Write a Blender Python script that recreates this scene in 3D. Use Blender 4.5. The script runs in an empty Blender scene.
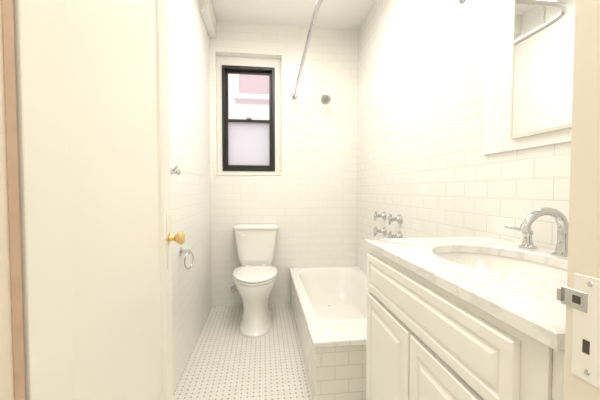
import bpy, bmesh, math
from mathutils import Vector, Matrix
sc=bpy.context.scene
sc.view_settings.view_transform='Standard'
sc.view_settings.look='None'
sc.view_settings.exposure=0.08

# ------------------------------------------------ materials
def mat(name,col,rough=.5,metal=0,coat=0,noise=0,nscale=20,spec=.5):
    m=bpy.data.materials.new(name); m.use_nodes=True
    nt=m.node_tree; b=nt.nodes['Principled BSDF']
    b.inputs['Roughness'].default_value=rough; b.inputs['Metallic'].default_value=metal
    b.inputs['Specular IOR Level'].default_value=spec
    b.inputs['Coat Weight'].default_value=coat
    tc=nt.nodes.new('ShaderNodeTexCoord'); n=nt.nodes.new('ShaderNodeTexNoise')
    n.inputs['Scale'].default_value=nscale; nt.links.new(tc.outputs['Object'],n.inputs['Vector'])
    mx=nt.nodes.new('ShaderNodeMix'); mx.data_type='RGBA'
    mx.inputs[6].default_value=(*col,1)
    k=1-max(noise,.01); mx.inputs[7].default_value=(col[0]*k,col[1]*k,col[2]*k,1)
    nt.links.new(n.outputs['Fac'],mx.inputs[0]); nt.links.new(mx.outputs[2],b.inputs['Base Color'])
    return m
def tile(name,ax,tilec,grout,w=.152,h=.076,rough=.12,off=(0,0),zmin=None,bump=.3,spec=.5):
    m=mat(name,tilec,rough,spec=spec); nt=m.node_tree; b=nt.nodes['Principled BSDF']
    tc=nt.nodes.new('ShaderNodeTexCoord'); sp=nt.nodes.new('ShaderNodeSeparateXYZ'); cb=nt.nodes.new('ShaderNodeCombineXYZ')
    nt.links.new(tc.outputs['Object'],sp.inputs[0])
    nt.links.new(sp.outputs[ax],cb.inputs[0]); nt.links.new(sp.outputs[2],cb.inputs[1])
    mp=nt.nodes.new('ShaderNodeMapping'); mp.inputs['Location'].default_value=(off[0],off[1],0)
    nt.links.new(cb.outputs[0],mp.inputs[0])
    br=nt.nodes.new('ShaderNodeTexBrick'); br.offset=.5
    br.inputs['Scale'].default_value=1; br.inputs['Brick Width'].default_value=w; br.inputs['Row Height'].default_value=h
    br.inputs['Mortar Size'].default_value=.0020; br.inputs['Mortar Smooth'].default_value=.3
    br.inputs['Color1'].default_value=(*tilec,1); br.inputs['Color2'].default_value=(tilec[0]*.985,tilec[1]*.985,tilec[2]*.98,1)
    br.inputs['Mortar'].default_value=(*grout,1)
    nt.links.new(mp.outputs[0],br.inputs['Vector'])
    bp=nt.nodes.new('ShaderNodeBump'); bp.inputs['Strength'].default_value=bump; bp.inputs['Distance'].default_value=.002; bp.invert=True
    if zmin is not None:
        # tile wainscot below zmin, paint above
        lt=nt.nodes.new('ShaderNodeMath'); lt.operation='LESS_THAN'; lt.inputs[1].default_value=zmin
        nt.links.new(sp.outputs[2],lt.inputs[0])
        mx=nt.nodes.new('ShaderNodeMix'); mx.data_type='RGBA'; mx.inputs[6].default_value=(*tilec,1)
        nt.links.new(lt.outputs[0],mx.inputs[0]); nt.links.new(br.outputs['Color'],mx.inputs[7]); nt.links.new(mx.outputs[2],b.inputs['Base Color'])
        ml=nt.nodes.new('ShaderNodeMath'); ml.operation='MULTIPLY'
        nt.links.new(lt.outputs[0],ml.inputs[0]); nt.links.new(br.outputs['Fac'],ml.inputs[1]); nt.links.new(ml.outputs[0],bp.inputs['Height'])
        mr=nt.nodes.new('ShaderNodeMapRange'); mr.inputs['To Min'].default_value=.6; mr.inputs['To Max'].default_value=rough
        nt.links.new(lt.outputs[0],mr.inputs['Value']); nt.links.new(mr.outputs[0],b.inputs['Roughness'])
    else:
        nt.links.new(br.outputs['Color'],b.inputs['Base Color']); nt.links.new(br.outputs['Fac'],bp.inputs['Height'])
    nt.links.new(bp.outputs[0],b.inputs['Normal'])
    return m

WALL=(.91,.90,.855)
M_paint=mat('white_paint',WALL,.45)
M_ceil=mat('ceiling_paint',(.94,.935,.91),.6)
M_trim=mat('gloss_trim_paint',(.92,.90,.835),.3)
M_jamb=mat('worn_jamb_paint',(.88,.78,.66),.45,noise=.10,nscale=8)
M_jambw=mat('cream_jamb_paint',(.89,.82,.71),.4,noise=.05,nscale=9)
M_edge=mat('shaded_edge_brown',(.66,.47,.34),.6,noise=.25,nscale=30)  # brown of the jamb corner in shade, put into the colour
M_tb=tile('subway_tile_back',0,(.92,.91,.87),(.83,.81,.76),bump=.33,rough=.14)
M_tr=tile('subway_tile_right',1,(.90,.89,.85),(.76,.74,.69),bump=.4)
M_tl=tile('subway_tile_left',1,(.91,.905,.88),(.80,.79,.75),zmin=1.30,rough=.25,spec=.4,bump=.3)
M_te=tile('subway_tile_end',0,(.87,.84,.78),(.68,.63,.56),rough=.25)
M_porc=mat('porcelain',(.94,.93,.89),.08,coat=.5)
M_tub=mat('tub_enamel',(.95,.94,.90),.1,coat=.4)
M_chrome=mat('chrome',(.60,.60,.60),.12,metal=1)
M_brass=mat('brass',(.80,.58,.28),.2,metal=1)
M_mirror=mat('mirror_glass',(.93,.94,.92),.01,metal=1)
M_cab=mat('cabinet_lacquer',(.93,.915,.865),.28)
M_dark=mat('dark_cavity',(.09,.07,.06),.7)
M_black=mat('black_window_paint',(.018,.015,.014),.35)
M_gray=mat('sash_gray',(.32,.31,.31),.4)

# marble
M_marb=mat('white_marble',(.88,.87,.84),.12,coat=.3)
nt=M_marb.node_tree;b=nt.nodes['Principled BSDF']
tc=nt.nodes.new('ShaderNodeTexCoord');n=nt.nodes.new('ShaderNodeTexNoise');n.inputs['Scale'].default_value=5;n.inputs['Detail'].default_value=8;n.inputs['Distortion'].default_value=1.6
r=nt.nodes.new('ShaderNodeValToRGB');e=r.color_ramp.elements
e[0].position=.44;e[0].color=(.91,.905,.88,1);e[1].position=.58;e[1].color=(.91,.90,.875,1)
x=e.new(.50);x.color=(.79,.78,.755,1)
nt.links.new(tc.outputs['Object'],n.inputs['Vector']);nt.links.new(n.outputs['Fac'],r.inputs[0]);nt.links.new(r.outputs[0],b.inputs['Base Color'])

# basketweave floor
M_floor=mat('basketweave_mosaic',(.8,.8,.8),.3)
nt=M_floor.node_tree;b=nt.nodes['Principled BSDF'];L=nt.links.new
def N(op,a,bb=None,c=None):
    q=nt.nodes.new('ShaderNodeMath');q.operation=op
    for i,v in enumerate((a,bb,c)):
        if v is None: continue
        if isinstance(v,(int,float)): q.inputs[i].default_value=v
        else: L(v,q.inputs[i])
    return q.outputs[0]
tc=nt.nodes.new('ShaderNodeTexCoord');sp=nt.nodes.new('ShaderNodeSeparateXYZ');L(tc.outputs['Object'],sp.inputs[0])
S=.035
u=N('DIVIDE',N('ADD',sp.outputs[0],10.0),S);v=N('DIVIDE',N('ADD',sp.outputs[1],10.0),S)
fu=N('FRACT',u);fv=N('FRACT',v)
par=N('MODULO',N('ADD',N('FLOOR',u),N('FLOOR',v)),2.0)
par=N('GREATER_THAN',par,.5)
du=N('MINIMUM',fu,N('SUBTRACT',1.0,fu));dv=N('MINIMUM',fv,N('SUBTRACT',1.0,fv))
dot=N('LESS_THAN',N('MAXIMUM',du,dv),.145)
mu=N('ABSOLUTE',N('SUBTRACT',fu,.5));mv=N('ABSOLUTE',N('SUBTRACT',fv,.5))
mid=N('ADD',N('MULTIPLY',par,mu),N('MULTIPLY',N('SUBTRACT',1.0,par),mv))
line=N('LESS_THAN',N('MINIMUM',N('MINIMUM',du,dv),mid),.03)
n=nt.nodes.new('ShaderNodeTexNoise');n.inputs['Scale'].default_value=14;L(tc.outputs['Object'],n.inputs['Vector'])
c0=nt.nodes.new('ShaderNodeMix');c0.data_type='RGBA';c0.inputs[6].default_value=(.86,.845,.80,1);c0.inputs[7].default_value=(.74,.725,.69,1);L(n.outputs['Fac'],c0.inputs[0])
c1=nt.nodes.new('ShaderNodeMix');c1.data_type='RGBA';c1.inputs[7].default_value=(.64,.61,.56,1);L(line,c1.inputs[0]);L(c0.outputs[2],c1.inputs[6])
c2=nt.nodes.new('ShaderNodeMix');c2.data_type='RGBA';c2.inputs[7].default_value=(.40,.38,.35,1);L(dot,c2.inputs[0]);L(c1.outputs[2],c2.inputs[6])
L(c2.outputs[2],b.inputs['Base Color'])

# ------------------------------------------------ mesh helpers
def fin(bm,name,m,parent=None,bev=0,smooth=False,sub=0,loc=None,rot=None):
    bmesh.ops.remove_doubles(bm,verts=bm.verts,dist=1e-6)
    bmesh.ops.recalc_face_normals(bm,faces=bm.faces)
    me=bpy.data.meshes.new(name);bm.to_mesh(me);bm.free()
    o=bpy.data.objects.new(name,me);sc.collection.objects.link(o);me.materials.append(m)
    if smooth:
        for p in me.polygons:p.use_smooth=True
    if bev:
        d=o.modifiers.new('b','BEVEL');d.width=bev;d.segments=3;d.limit_method='ANGLE';d.angle_limit=.6
    if sub:
        d=o.modifiers.new('s','SUBSURF');d.levels=sub;d.render_levels=sub
    if parent:o.parent=parent
    if loc:o.location=loc
    if rot:o.rotation_euler=rot
    return o
def emp(name,loc=(0,0,0),rot=(0,0,0)):
    o=bpy.data.objects.new(name,None);sc.collection.objects.link(o);o.location=loc;o.rotation_euler=rot;o.empty_display_size=.1;return o
def box(bm,x0,x1,y0,y1,z0,z1):
    v=[bm.verts.new((x,y,z)) for z in(z0,z1) for x,y in((x0,y0),(x1,y0),(x1,y1),(x0,y1))]
    for f in((0,3,2,1),(4,5,6,7),(0,1,5,4),(1,2,6,5),(2,3,7,6),(3,0,4,7)):bm.faces.new([v[i] for i in f])
def boxes(name,lst,m,parent=None,bev=0):
    bm=bmesh.new()
    for q in lst:box(bm,*q)
    me=bpy.data.meshes.new(name);bm.to_mesh(me);bm.free()
    o=bpy.data.objects.new(name,me);sc.collection.objects.link(o);me.materials.append(m)
    if bev:
        d=o.modifiers.new('b','BEVEL');d.width=bev;d.segments=3
    if parent:o.parent=parent
    return o
def loft(bm,loops,cap0=True,cap1=True,closed=True):
    R=[[bm.verts.new(p) for p in l] for l in loops]
    n=len(R[0])
    for a,b_ in zip(R,R[1:]):
        for i in range(n if closed else n-1):
            j=(i+1)%n;bm.faces.new((a[i],a[j],b_[j],b_[i]))
    if cap0:bm.faces.new(R[0][::-1])
    if cap1:bm.faces.new(R[-1])
def tube(bm,pts,r,seg=16,cap=True):
    pts=[Vector(p) for p in pts];rs=r if isinstance(r,(list,tuple)) else [r]*len(pts)
    loops=[];prev=None
    for i,p in enumerate(pts):
        t=(pts[min(i+1,len(pts)-1)]-pts[max(i-1,0)]).normalized()
        if prev is None:
            a=Vector((0,0,1)) if abs(t.z)<.9 else Vector((1,0,0))
            nn=t.cross(a).normalized()
        else:
            nn=(prev-t*prev.dot(t)).normalized()
        prev=nn;bb=t.cross(nn)
        loops.append([tuple(p+rs[i]*(math.cos(2*math.pi*k/seg)*nn+math.sin(2*math.pi*k/seg)*bb)) for k in range(seg)])
    loft(bm,loops,cap,cap)
def spin_profile(bm,origin,axis,prof,seg=24):
    """prof: list of (distance along axis, radius)"""
    o=Vector(origin);t=Vector(axis).normalized();a=Vector((0,0,1)) if abs(t.z)<.9 else Vector((1,0,0))
    nn=t.cross(a).normalized();bb=t.cross(nn)
    loft(bm,[[tuple(o+t*d+r*(math.cos(2*math.pi*k/seg)*nn+math.sin(2*math.pi*k/seg)*bb)) for k in range(seg)] for d,r in prof])
def bez(p0,p1,p2,p3,n=12):
    p0,p1,p2,p3=map(Vector,(p0,p1,p2,p3));o=[]
    for i in range(n+1):
        t=i/n;o.append((1-t)**3*p0+3*(1-t)**2*t*p1+3*(1-t)*t*t*p2+t**3*p3)
    return o
def autosm(o,ang=40):
    me=o.data
    for p in me.polygons:p.use_smooth=True
    bm=bmesh.new();bm.from_mesh(me)
    for e_ in bm.edges:
        if len(e_.link_faces)==2 and e_.calc_face_angle(0)>math.radians(ang):e_.smooth=False
    bm.to_mesh(me);bm.free()
    return o

XL,XR,YB,ZC=-.516,.984,3.07,2.83
YF=.36   # inner face of door wall
# ------------------------------------------------ shell
boxes('floor',[(-1.4,1.6,-1.5,3.3,-.1,0)],M_floor)
boxes('ceiling',[(-1.4,1.6,-1.5,3.3,ZC,ZC+.1)],M_ceil)
boxes('wall_left',[(XL-.12,XL,YF-.14,YB+.2,0,ZC)],M_tl)
boxes('wall_right',[(XR,XR+.12,YF-.14,YB+.2,0,ZC)],M_tr)
WX0,WX1,WZ0,WZ1=-.46,.19,1.325,2.535
boxes('wall_back',[(XL,WX0,YB,YB+.2,0,ZC),(WX1,XR,YB,YB+.2,0,ZC),(WX0,WX1,YB,YB+.2,0,WZ0),(WX0,WX1,YB,YB+.2,WZ1,ZC)],M_tb)
JL,JR=-.265,.411
boxes('wall_front',[(XL,JL-.03,YF-.14,YF,0,ZC),(JR+.03,XR,YF-.14,YF,0,ZC),(JL-.03,JR+.03,YF-.14,YF,2.15,ZC)],M_paint)
boxes('wall_hall',[(-1.3,XL,YF-.14,YF-.02,0,ZC),(XR,1.5,YF-.14,YF-.02,0,ZC),(-1.4,-1.3,-1.4,YF-.02,0,ZC),(1.5,1.6,-1.4,YF-.02,0,ZC),(-1.4,1.6,-1.5,-1.4,0,ZC)],M_paint)
boxes('trim_1',[(XL+.001,XL+.07,2.62,YB-.001,2.66,ZC-.001)],M_paint,bev=.004)
# door frame
fr=emp('door_frame')
boxes('jamb_hinge_side',[(JL-.03,JL,YF-.14,YF,0,2.15)],M_jamb,fr,.003)
boxes('jamb_strike_side',[(JR,JR+.03,YF-.14,YF,0,2.15)],M_jambw,fr,.003)
boxes('head_jamb',[(JL,JR,YF-.14,YF,2.12,2.15)],M_jambw,fr,.003)
boxes('shaded_jamb_edge',[(JL-.004,JL+.0015,YF-.012,YF+.001,0,2.12)],M_edge,fr)  # thin brown strip painting the shade at the hinge-side corner
# strike plate
stp=emp('door_strike_plate')
bm=bmesh.new();box(bm,JR-.0025,JR,YF-.03,YF+.004,1.018,1.043);box(bm,JR-.006,JR,YF+.001,YF+.007,1.022,1.040)
fin(bm,'latch_lip',M_chrome,stp,.001)
boxes('painted_plate',[(JR-.0015,JR,YF-.05,YF-.012,.93,1.065)],M_trim,stp,.0007)
boxes('bolt_hole',[(JR-.0022,JR-.0012,YF-.034,YF-.026,.966,.983),(JR-.0030,JR-.002,YF-.022,YF-.012,1.026,1.036)],M_dark,stp)
bm=bmesh.new()
for z in(1.056,.942):spin_profile(bm,(JR-.0012,YF-.032,z),(-1,0,0),[(0,.0035),(.001,.003)],12)
fin(bm,'screws',M_chrome,stp)

# ------------------------------------------------ door (open into the room)
ang=math.atan2(-.035,.655)
dr=emp('door_1',(JL+.003,YF+.008,0),(0,0,-ang*1.0))
def panel_face(bm,x,y0,y1,z0,z1,sgn,steps,flip=False):
    loops=[]
    for ins,dx in steps:
        loops.append([(x+sgn*dx,y0+ins,z0+ins),(x+sgn*dx,y1-ins,z0+ins),(x+sgn*dx,y1-ins,z1-ins),(x+sgn*dx,y0+ins,z1-ins)])
    loft(bm,loops)
bm=bmesh.new()
DW=.645
panel_face(bm,0,0,DW,.01,2.1,1,[(0,-.038),(0,-.001),(.001,0),(.085,0),(.089,-.002),(.096,-.003),(.102,-.010),(.11,-.010)])
fin(bm,'leaf',M_trim,dr)
bm=bmesh.new()
spin_profile(bm,(0,DW-.040,1.025),(1,0,0),[(0,.018),(.004,.018),(.006,.010),(.020,.009),(.026,.015),(.033,.020),(.042,.020),(.047,.015),(.049,.006)])
autosm(fin(bm,'knob',M_brass,dr))
bm=bmesh.new();box(bm,-.0005,.0025,DW-.057,DW-.022,.93,1.10)
fin(bm,'escutcheon',M_trim,dr,.001)
bm=bmesh.new();spin_profile(bm,(-.018,DW,1.025),(0,1,0),[(0,.010),(.014,.009),(.018,.005)])
fin(bm,'latch_bolt',M_brass,dr)
bm=bmesh.new()
for z in(.25,1.85):spin_profile(bm,(.002,-.002,z),(0,0,1),[(0,.006),(.09,.006)])
fin(bm,'hinges',M_trim,dr)

# ------------------------------------------------ window
w=emp('window_1')
FX0,FX1,FZ0,FZ1=-.412,.124,1.37,2.44
y0=YB+.09
boxes('casing',[(WX0,FX0,y0,YB+.2,WZ0,WZ1),(FX1,WX1,y0,YB+.2,WZ0,WZ1),(FX0,FX1,y0,YB+.2,FZ1,WZ1),(FX0,FX1,y0,YB+.2,WZ0,FZ0)],M_paint,w)
boxes('sill',[(WX0+.001,WX1-.001,YB-.008,y0,WZ0-.003,WZ0+.018)],M_trim,w,.004)
def ring(x0,x1,ya,yb,z0,z1,t,tb=None):
    tb=tb or t
    return [(x0,x0+t,ya,yb,z0,z1),(x1-t,x1,ya,yb,z0,z1),(x0+t,x1-t,ya,yb,z1-t,z1),(x0+t,x1-t,ya,yb,z0,z0+tb)]
boxes('frame',ring(FX0,FX1,y0-.01,y0+.09,FZ0,FZ1,.03),M_black,w,.003)
zm=1.885
boxes('lower_sash',ring(FX0+.03,FX1-.03,y0+.01,y0+.04,FZ0+.03,zm+.02,.026,.032),M_black,w,.003)
boxes('upper_sash',ring(FX0+.03,FX1-.03,y0+.045,y0+.075,zm-.02,FZ1-.03,.026),M_black,w,.003)
bm=bmesh.new();box(bm,-.17,-.115,y0-.012,y0+.012,zm+.018,zm+.036);fin(bm,'sash_lock',M_gray,w,.003)
def glass(name,col,fr_):
    m=bpy.data.materials.new(name);m.use_nodes=True;nt=m.node_tree;nt.nodes.clear()
    o=nt.nodes.new('ShaderNodeOutputMaterial');a=nt.nodes.new('ShaderNodeBsdfTranslucent');t_=nt.nodes.new('ShaderNodeBsdfTransparent');mx=nt.nodes.new('ShaderNodeMixShader')
    a.inputs[0].default_value=(*col,1);t_.inputs[0].default_value=(.97,.97,.97,1);mx.inputs[0].default_value=fr_
    nt.links.new(t_.outputs[0],mx.inputs[1]);nt.links.new(a.outputs[0],mx.inputs[2]);nt.links.new(mx.outputs[0],o.inputs[0]);return m
boxes('lower_pane',[(FX0+.05,FX1-.05,y0+.023,y0+.027,FZ0+.05,zm)],glass('frosted_glass',(.83,.85,.86),.85),w)
boxes('upper_pane',[(FX0+.05,FX1-.05,y0+.058,y0+.062,zm,FZ1-.05)],glass('clear_glass',(.85,.85,.83),.12),w)
# neighbour facade outside
ne=emp('neighboring_building')
M_fac=mat('pink_facade',(.68,.57,.56),.8,noise=.08,nscale=3)
boxes('facade',[(-3,3,6.0,6.3,-2,8)],M_fac,ne)
M_pv=mat('facade_window_violet',(.40,.29,.31),.4)
boxes('facade_window',[(-.45,.12,5.96,6.01,3.02,4.4)],M_pv,ne)
boxes('facade_window_trim',[(-.55,.22,5.9,6.0,2.94,3.02),(-.52,-.45,5.93,6.0,3.02,4.4),(.12,.19,5.93,6.0,3.02,4.4)],mat('facade_trim',(.75,.68,.67),.7),ne)

# ------------------------------------------------ bathtub
def ang_list(cx,cy,x0,x1,y0,y1,n=72):
    A=[2*math.pi*i/n for i in range(n)]+[math.atan2(y-cy,x-cx)%(2*math.pi) for x in(x0,x1) for y in(y0,y1)]
    A.sort();return A
def rect_loop(A,cx,cy,x0,x1,y0,y1,z):
    o=[]
    for a in A:
        c,s=math.cos(a),math.sin(a);k=[]
        if c>1e-9:k.append((x1-cx)/c)
        if c<-1e-9:k.append((x0-cx)/c)
        if s>1e-9:k.append((y1-cy)/s)
        if s<-1e-9:k.append((y0-cy)/s)
        k=min(k);o.append((cx+c*k,cy+s*k,z))
    return o
def sup_loop(A,cx,cy,ox,oy,a_,b_,p,z):
    o=[]
    for a in A:
        c,s=math.cos(a),math.sin(a)
        k=(abs(c/a_)**p+abs(s/b_)**p)**(-1/p)
        o.append((ox+c*k,oy+s*k,z))
    return o
tub=emp('bathtub')
TX0,TX1,TY0,TY1=.263,XR-.002,1.74,YB-.002
cx,cy=(TX0+TX1)/2,(TY0+TY1)/2
A=ang_list(cx,cy,TX0,TX1,TY0,TY1)
ZR=.372
bm=bmesh.new()
hx,hy=(TX1-TX0)/2,(TY1-TY0)/2
loops=[rect_loop(A,cx,cy,TX0+.012,TX1,TY0,TY1,0),rect_loop(A,cx,cy,TX0+.012,TX1,TY0,TY1,ZR-.035),
 rect_loop(A,cx,cy,TX0,TX1,TY0,TY1,ZR-.030),rect_loop(A,cx,cy,TX0,TX1,TY0,TY1,ZR-.008),rect_loop(A,cx,cy,TX0+.008,TX1,TY0,TY1,ZR)]
for a_,b_,p,z,oy in((hx-.062,hy-.07,9,ZR,0),(hx-.070,hy-.078,8,ZR-.004,0),(hx-.078,hy-.088,7,ZR-.018,0),(hx-.09,hy-.11,6,ZR-.10,0),(hx-.105,hy-.15,5,ZR-.22,-.01),(hx-.13,hy-.20,4.5,ZR-.285,-.015),(hx-.18,hy-.27,4,ZR-.305,-.015),(hx-.28,hy-.5,3,ZR-.31,-.015)):
    loops.append(sup_loop(A,cx,cy,cx+.003,cy+oy,a_,b_,p,z))
loft(bm,loops)
autosm(fin(bm,'shell',M_tub,tub),35)
bm=bmesh.new();spin_profile(bm,(cx,cy+.40,ZR-.309),(0,0,1),[(0,.03),(.003,.03),(.005,.02)])
fin(bm,'drain',M_chrome,tub)
# tiled ledge at tub end
lg=emp('tub_ledge')
boxes('tiled_base',[(TX0+.012,XR-.001,1.55,1.739,0,ZR-.03)],M_te,lg)
boxes('marble_cap',[(TX0-.004,XR-.001,1.53,1.739,ZR-.03,ZR+.002)],M_marb,lg,.006)

# ------------------------------------------------ toilet
to=emp('toilet')
TCX=-.07
def egg(yc,wd,fr_,bk,z,pf=2.0,pb=2.6,n=48):
    o=[]
    for i in range(n):
        a=2*math.pi*i/n;c,s=math.cos(a),math.sin(a)
        p=pf if s<0 else pb
        k=(abs(c)**p+abs(s)**p)**(-1/p)
        o.append((TCX+wd*c*k,yc+(fr_ if s<0 else bk)*s*k,z))
    return o
bm=bmesh.new()
loft(bm,[egg(2.65,.140,.275,.30,0,2.4,4),egg(2.65,.140,.275,.30,.018,2.4,4),egg(2.65,.130,.26,.29,.03,2.3,4),egg(2.65,.116,.235,.28,.07,2.2,3.5),
 egg(2.65,.110,.215,.27,.14,2.1,3.5),egg(2.65,.112,.21,.26,.20,2.0,3),egg(2.65,.127,.235,.25,.26,2,3),egg(2.65,.155,.28,.24,.32,2,2.8),
 egg(2.65,.176,.305,.25,.37,2,2.8),egg(2.65,.183,.312,.26,.40,2,2.8),egg(2.65,.183,.312,.26,.418,2,2.8),egg(2.65,.176,.304,.25,.424,2,2.8)])
autosm(fin(bm,'bowl',M_porc,to),50)
bm=bmesh.new()
loft(bm,[egg(2.64,.186,.30,.17,.427,2,4),egg(2.64,.190,.305,.175,.431,2,4),egg(2.64,.190,.305,.175,.441,2,4),egg(2.64,.184,.298,.17,.446,2,4)])
autosm(fin(bm,'seat',M_porc,to),50)
bm=bmesh.new()
loft(bm,[egg(2.64,.184,.298,.17,.450,2,4),egg(2.64,.190,.305,.175,.453,2,4),egg(2.64,.190,.305,.175,.464,2,4),egg(2.64,.180,.292,.168,.472,2,4),egg(2.64,.14,.24,.13,.476,2,3),egg(2.64,.05,.10,.05,.478,2,3)])
autosm(fin(bm,'lid',M_porc,to),50)
bm=bmesh.new()
for sx in(-.075,.075):spin_profile(bm,(TCX+sx-.02,2.83,.458),(1,0,0),[(0,.010),(.003,.013),(.037,.013),(.04,.010)])
autosm(fin(bm,'hinges',M_porc,to))
def rr(x0,x1,y0_,y1_,z,p=7):
    AA=[2*math.pi*(i+.5)/56 for i in range(56)]
    return [((x0+x1)/2+(x1-x0)/2*math.copysign(abs(math.cos(a))**(2/p),math.cos(a)),(y0_+y1_)/2+(y1_-y0_)/2*math.copysign(abs(math.sin(a))**(2/p),math.sin(a)),z) for a in AA]
bm=bmesh.new()
loft(bm,[rr(TCX-.10,TCX+.10,2.80,3.03,.20),rr(TCX-.13,TCX+.13,2.80,3.04,.34),rr(TCX-.15,TCX+.15,2.79,3.05,.43),rr(TCX-.15,TCX+.15,2.79,3.05,.45)])
autosm(fin(bm,'deck',M_porc,to),50)
bm=bmesh.new()
loft(bm,[rr(TCX-.135,TCX+.135,2.88,3.045,.45),rr(TCX-.155,TCX+.155,2.865,3.05,.465),rr(TCX-.165,TCX+.165,2.858,3.05,.52),rr(TCX-.188,TCX+.188,2.85,3.055,.68),rr(TCX-.203,TCX+.203,2.845,3.055,.80)])
autosm(fin(bm,'tank',M_porc,to),50)
bm=bmesh.new()
loft(bm,[rr(TCX-.206,TCX+.206,2.842,3.06,.798),rr(TCX-.215,TCX+.215,2.832,3.062,.806),rr(TCX-.217,TCX+.217,2.83,3.062,.826),rr(TCX-.211,TCX+.211,2.838,3.06,.836),rr(TCX-.19,TCX+.19,2.86,3.04,.840)])
autosm(fin(bm,'tank_lid',M_porc,to),50)
bm=bmesh.new()
spin_profile(bm,(TCX-.15,2.848,.755),(0,-1,0),[(0,.012),(.006,.012),(.012,.007),(.02,.007)])
tube(bm,[(TCX-.15,2.832,.755),(TCX-.12,2.826,.752),(TCX-.09,2.826,.748)],[.004,.005,.006])
autosm(fin(bm,'flush_lever',M_porc,to))
bm=bmesh.new()
for sx in(-.118,.118):spin_profile(bm,(TCX+sx*.93,2.74,.015),(0,0,1),[(0,.017),(.012,.016),(.02,.009)])
autosm(fin(bm,'bolt_caps',M_porc,to))
bm=bmesh.new()
tube(bm,bez((TCX-.16,3.00,.455),(TCX-.17,3.0,.3),(TCX-.22,3.0,.22),(TCX-.23,3.03,.18)),.006)
spin_profile(bm,(TCX-.23,3.068,.18),(0,-1,0),[(0,.03),(.004,.03),(.01,.012),(.05,.012)])
autosm(fin(bm,'supply_line',M_chrome,to))

# ------------------------------------------------ vanity
va=emp('bathroom_vanity')
ZK=.971
CX0,CY0,CY1=.42,.378,1.204
VX=.437
boxes('carcass',[(VX,XR-.002,.405,1.19,.09,ZK-.19),(VX,VX+.02,.405,1.19,ZK-.19,ZK-.03),(VX+.02,XR-.002,1.17,1.19,ZK-.19,ZK-.03),(VX+.02,XR-.002,.405,.425,ZK-.19,ZK-.03),(VX+.06,XR-.002,.42,1.175,0,.09)],M_cab,va)
boxes('side_filler',[(VX+.006,VX+.02,YF+.002,.404,0,ZK-.03)],M_cab,va)
std=[(0,0),(0,.014),(.003,.017),(.026,.017),(.030,.011),(.034,.011),(.046,.018),(.05,.018)]
st=[(0,0),(0,.014),(.003,.017),(.038,.017),(.043,.011),(.048,.011),(.066,.018),(.07,.018)]
def vpanel(nm,ya,yb,za,zb,st=st):
    bm=bmesh.new();panel_face(bm,VX-.0003,ya,yb,za,zb,-1,st);fin(bm,nm,M_cab,va)
vpanel('drawer_front',.455,1.175,ZK-.20,ZK-.055,std)
vpanel('door_panel_far',.822,1.175,.12,ZK-.215)
vpanel('door_panel_near',.455,.812,.12,ZK-.215)
SX,SY=.705,.815
A=ang_list(SX,SY,CX0,XR-.002,CY0,CY1)
bm=bmesh.new()
def ell(a_,b_,z,ox=0,oy=0):
    return sup_loop(A,SX,SY,SX+ox,SY+oy,a_,b_,2,z)
RC=(CX0,XR-.002,CY0,CY1)
loft(bm,[ell(.172,.222,ZK-.028),rect_loop(A,SX,SY,*RC,ZK-.028),rect_loop(A,SX,SY,*RC,ZK-.004),rect_loop(A,SX,SY,CX0+.004,XR-.002,CY0+.004,CY1-.004,ZK),ell(.175,.225,ZK),ell(.172,.222,ZK-.003),ell(.172,.222,ZK-.028)],False,False)
autosm(fin(bm,'countertop',M_marb,va),40)
bm=bmesh.new()
loft(bm,[ell(.20,.25,ZK-.029),ell(.20,.25,ZK-.045),ell(.17,.215,ZK-.15),ell(.08,.1,ZK-.18),ell(.02,.02,ZK-.185),ell(.02,.02,ZK-.165),ell(.08,.10,ZK-.16),ell(.13,.17,ZK-.13),ell(.160,.208,ZK-.08),ell(.178,.228,ZK-.029)],False,False)
autosm(fin(bm,'sink_basin',M_porc,va),60)
bm=bmesh.new();spin_profile(bm,(SX,SY,ZK-.165),(0,0,1),[(0,.024),(.006,.022),(.008,.014)]);fin(bm,'sink_drain',M_chrome,va)

# faucet
fa=emp('sink_faucet')
FXX=.928;FY=.825
bm=bmesh.new()
spin_profile(bm,(FXX,FY,ZK),(0,0,1),[(0,.027),(.006,.027),(.012,.019),(.03,.015),(.05,.0135)])
pts=[Vector((FXX,FY,ZK+.04)),Vector((FXX,FY,ZK+.068))]+bez((FXX,FY,ZK+.082),(FXX,FY,ZK+.150),(FXX-.10,FY,ZK+.160),(FXX-.13,FY,ZK+.092),18)
tube(bm,pts,[.0140]*2+[.0140-.003*i/18 for i in range(19)],20)
spin_profile(bm,tuple(pts[-1]),(-.25,0,-1),[(-.006,.012),(0,.0138),(.014,.0138),(.016,.009)])
spin_profile(bm,(FXX+.022,FY,ZK),(0,0,1),[(0,.006),(.05,.005),(.055,.008),(.065,.008),(.07,.004)])
autosm(fin(bm,'spout',M_chrome,fa))
for nm,yy,sg in(('handle_cold',FY+.125,1),('handle_hot',FY-.125,-1)):
    bm=bmesh.new()
    spin_profile(bm,(FXX,yy,ZK),(0,0,1),[(0,.026),(.006,.026),(.012,.017),(.03,.012),(.045,.013),(.052,.016),(.060,.015),(.068,.008)])
    tube(bm,[(FXX+.0,yy,ZK+.058),(FXX-.02,yy+.025*sg,ZK+.064),(FXX-.035,yy+.06*sg,ZK+.070)],[.007,.006,.007],12)
    autosm(fin(bm,nm,M_chrome,fa))

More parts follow.
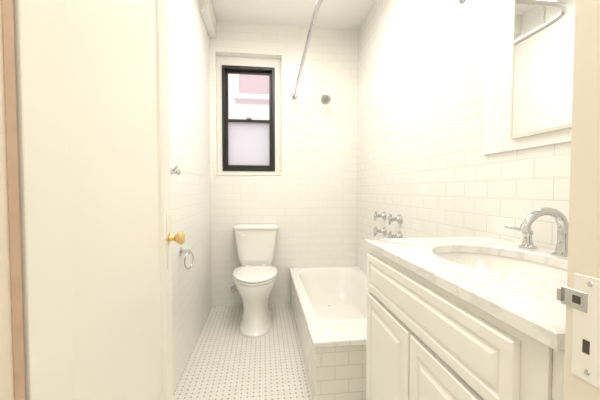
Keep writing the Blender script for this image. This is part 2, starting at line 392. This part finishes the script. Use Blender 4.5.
# ------------------------------------------------ mirror
mi=emp('medicine_cabinet')
boxes('backing_panel',[(XR-.012,XR-.0005,.40,1.235,1.33,2.70)],mat('white_backing',(.94,.93,.89),.35),mi,.003)
bm=bmesh.new()
panel_face(bm,XR-.012,.45,1.072,1.372,2.3,-1,[(0,0),(0,.012),(.002,.014),(.008,.014),(.010,.011),(.011,.011)])
fin(bm,'frame',mat('mirror_frame',(.80,.77,.68),.25),mi)
boxes('mirror',[(XR-.0245,XR-.023,.4605,1.0615,1.3825,2.2895)],M_mirror,mi)

# ------------------------------------------------ shower parts
rd=emp('shower_curtain_rod')
bm=bmesh.new()
RZ=2.13
pts=[Vector((.315,YB-.001,RZ)),Vector((.30,2.4,RZ)),Vector((.285,1.7,RZ))]+bez((.283,1.62,RZ),(.28,1.44,RZ),(.32,1.40,RZ),(.48,1.40,RZ),10)+[Vector((.75,1.40,RZ)),Vector((XR-.001,1.40,RZ))]
tube(bm,pts,.0135,20)
autosm(fin(bm,'rod',M_chrome,rd))
bm=bmesh.new()
spin_profile(bm,(.315,YB,RZ),(0,-1,0),[(0,.034),(.006,.032),(.014,.018),(.025,.017)])
spin_profile(bm,(XR,1.40,RZ),(-1,0,0),[(0,.034),(.006,.032),(.014,.018),(.025,.017)])
tube(bm,[(.285,1.60,RZ),(.285,1.60,ZC)],.006)
autosm(fin(bm,'flanges',M_chrome,rd))

sh=emp('shower_head')
bm=bmesh.new()
spin_profile(bm,(.63,YB,2.12),(0,-1,0),[(0,.036),(.004,.036),(.012,.02),(.014,.01)])
tube(bm,[(.63,YB,2.12),(.63,YB-.05,2.125),(.625,YB-.09,2.115),(.62,YB-.12,2.09)],.009)
spin_profile(bm,(.62,YB-.115,2.095),(-.15,-.75,-.65),[(0,.010),(.012,.017),(.022,.015),(.035,.036),(.05,.048),(.058,.048),(.060,.042)])
autosm(fin(bm,'head',M_chrome,sh))
bm=bmesh.new();ax=Vector((-.15,-.75,-.65)).normalized();spin_profile(bm,tuple(Vector((.62,YB-.115,2.095))+ax*.060),tuple(ax),[(0,.030),(.002,.028)])
fin(bm,'spray_face',M_gray,sh)

vv=emp('shower_valve')
def cross(bm,y,z,L_=.065,R=.038,ln=.080):
    spin_profile(bm,(XR,y,z),(-1,0,0),[(0,R),(.005,R),(.015,R*.55),(.03,.014),(ln-.02,.012),(ln-.012,.018),(ln+.006,.018),(ln+.012,.008)])
    for a in(.25,.25+math.pi/2):
        d=Vector((0,math.cos(a),math.sin(a)))*L_*.62;c=Vector((XR-ln+.003,y,z))
        tube(bm,[c-d,c-d*.85,c+d*.85,c+d],[.007,.009,.009,.007],12)
for nm,z in(('upper_handles',.965),('lower_handles',.84)):
    bm=bmesh.new()
    cross(bm,2.34,z);cross(bm,2.06,z)
    autosm(fin(bm,nm,M_chrome,vv))
bm=bmesh.new()
spin_profile(bm,(XR,2.30,.60),(-1,0,0),[(0,.032),(.006,.032),(.012,.022),(.11,.020),(.13,.018),(.135,.01)])
spin_profile(bm,(XR-.115,2.30,.60),(0,0,-1),[(0,.014),(.03,.014)])
autosm(fin(bm,'tub_spout',M_chrome,vv))

# ------------------------------------------------ left wall fittings
tp=emp('towel_ring')
bm=bmesh.new();zt=.79;yt=1.94
spin_profile(bm,(XL,yt,zt),(1,0,0),[(0,.028),(.006,.028),(.012,.014),(.04,.011),(.046,.015),(.058,.015),(.062,.008)])
rc=Vector((XL+.052,yt,zt-.055))
pr=[rc+Vector((0,.052*math.sin(2*math.pi*i/28),.052*math.cos(2*math.pi*i/28))) for i in range(29)]
pr=[Vector((p.x+.25*(p.y-yt),p.y,p.z)) for p in pr]
tube(bm,pr,.0055,12)
autosm(fin(bm,'ring',M_chrome,tp))
hk=emp('robe_hook')
bm=bmesh.new();yh=1.70;zh=1.27
spin_profile(bm,(XL,yh,zh),(1,0,0),[(0,.024),(.006,.024),(.012,.010),(.05,.009),(.056,.016),(.066,.016),(.070,.008)])
tube(bm,[(XL+.02,yh,zh+.004),(XL+.045,yh,zh+.022),(XL+.055,yh,zh+.035)],[.006,.006,.008],12)
autosm(fin(bm,'hook',M_chrome,hk))

# ------------------------------------------------ ceiling fixture, out of view, added to light the room
cl=emp('added_ceiling_light')
M_glow=bpy.data.materials.new('lit_opal_glass');M_glow.use_nodes=True
b=M_glow.node_tree.nodes['Principled BSDF'];b.inputs['Emission Color'].default_value=(1,.94,.83,1);b.inputs['Emission Strength'].default_value=6
bm=bmesh.new();spin_profile(bm,(.22,1.35,ZC-.02),(0,0,-1),[(0,.15),(.02,.15),(.05,.13),(.075,.09),(.088,.03)]);autosm(fin(bm,'shade',M_glow,cl))
bm=bmesh.new();spin_profile(bm,(.22,1.35,ZC),(0,0,-1),[(0,.16),(.02,.16)]);fin(bm,'base',M_chrome,cl)

def area(name,loc,rot,sx,sy,p,col):
    l=bpy.data.lights.new(name,'AREA');l.shape='RECTANGLE';l.size=sx;l.size_y=sy;l.energy=p;l.color=col
    o=bpy.data.objects.new(name,l);sc.collection.objects.link(o);o.location=loc;o.rotation_euler=rot;return o
area('bathroom_fill',(.22,1.7,ZC-.13),(0,0,0),.7,1.4,26,(1,.94,.845))  # broad fill added under the ceiling for even room light
area('hall_fill',(.0,-.6,ZC-.05),(0,0,0),1.2,.9,26,(1,.925,.80))  # unseen fill added behind the camera to brighten door and foreground
s=bpy.data.lights.new('sun','SUN');s.energy=3.4;s.angle=.02;s.color=(1,.96,.93);so=bpy.data.objects.new('sun',s);sc.collection.objects.link(so);so.rotation_euler=(math.radians(48),0,math.radians(-12))
W=bpy.data.worlds.new('w');sc.world=W;W.use_nodes=True;bg=W.node_tree.nodes['Background'];bg.inputs[0].default_value=(.95,.95,1,1);bg.inputs[1].default_value=1.4

# ------------------------------------------------ camera
c=bpy.data.cameras.new('camera');co=bpy.data.objects.new('camera',c);sc.collection.objects.link(co)
c.lens=18;c.sensor_width=36;c.clip_start=.02
co.location=(0,0,1.175);co.rotation_euler=(math.radians(90-1.9),0,math.radians(-7))
sc.camera=co
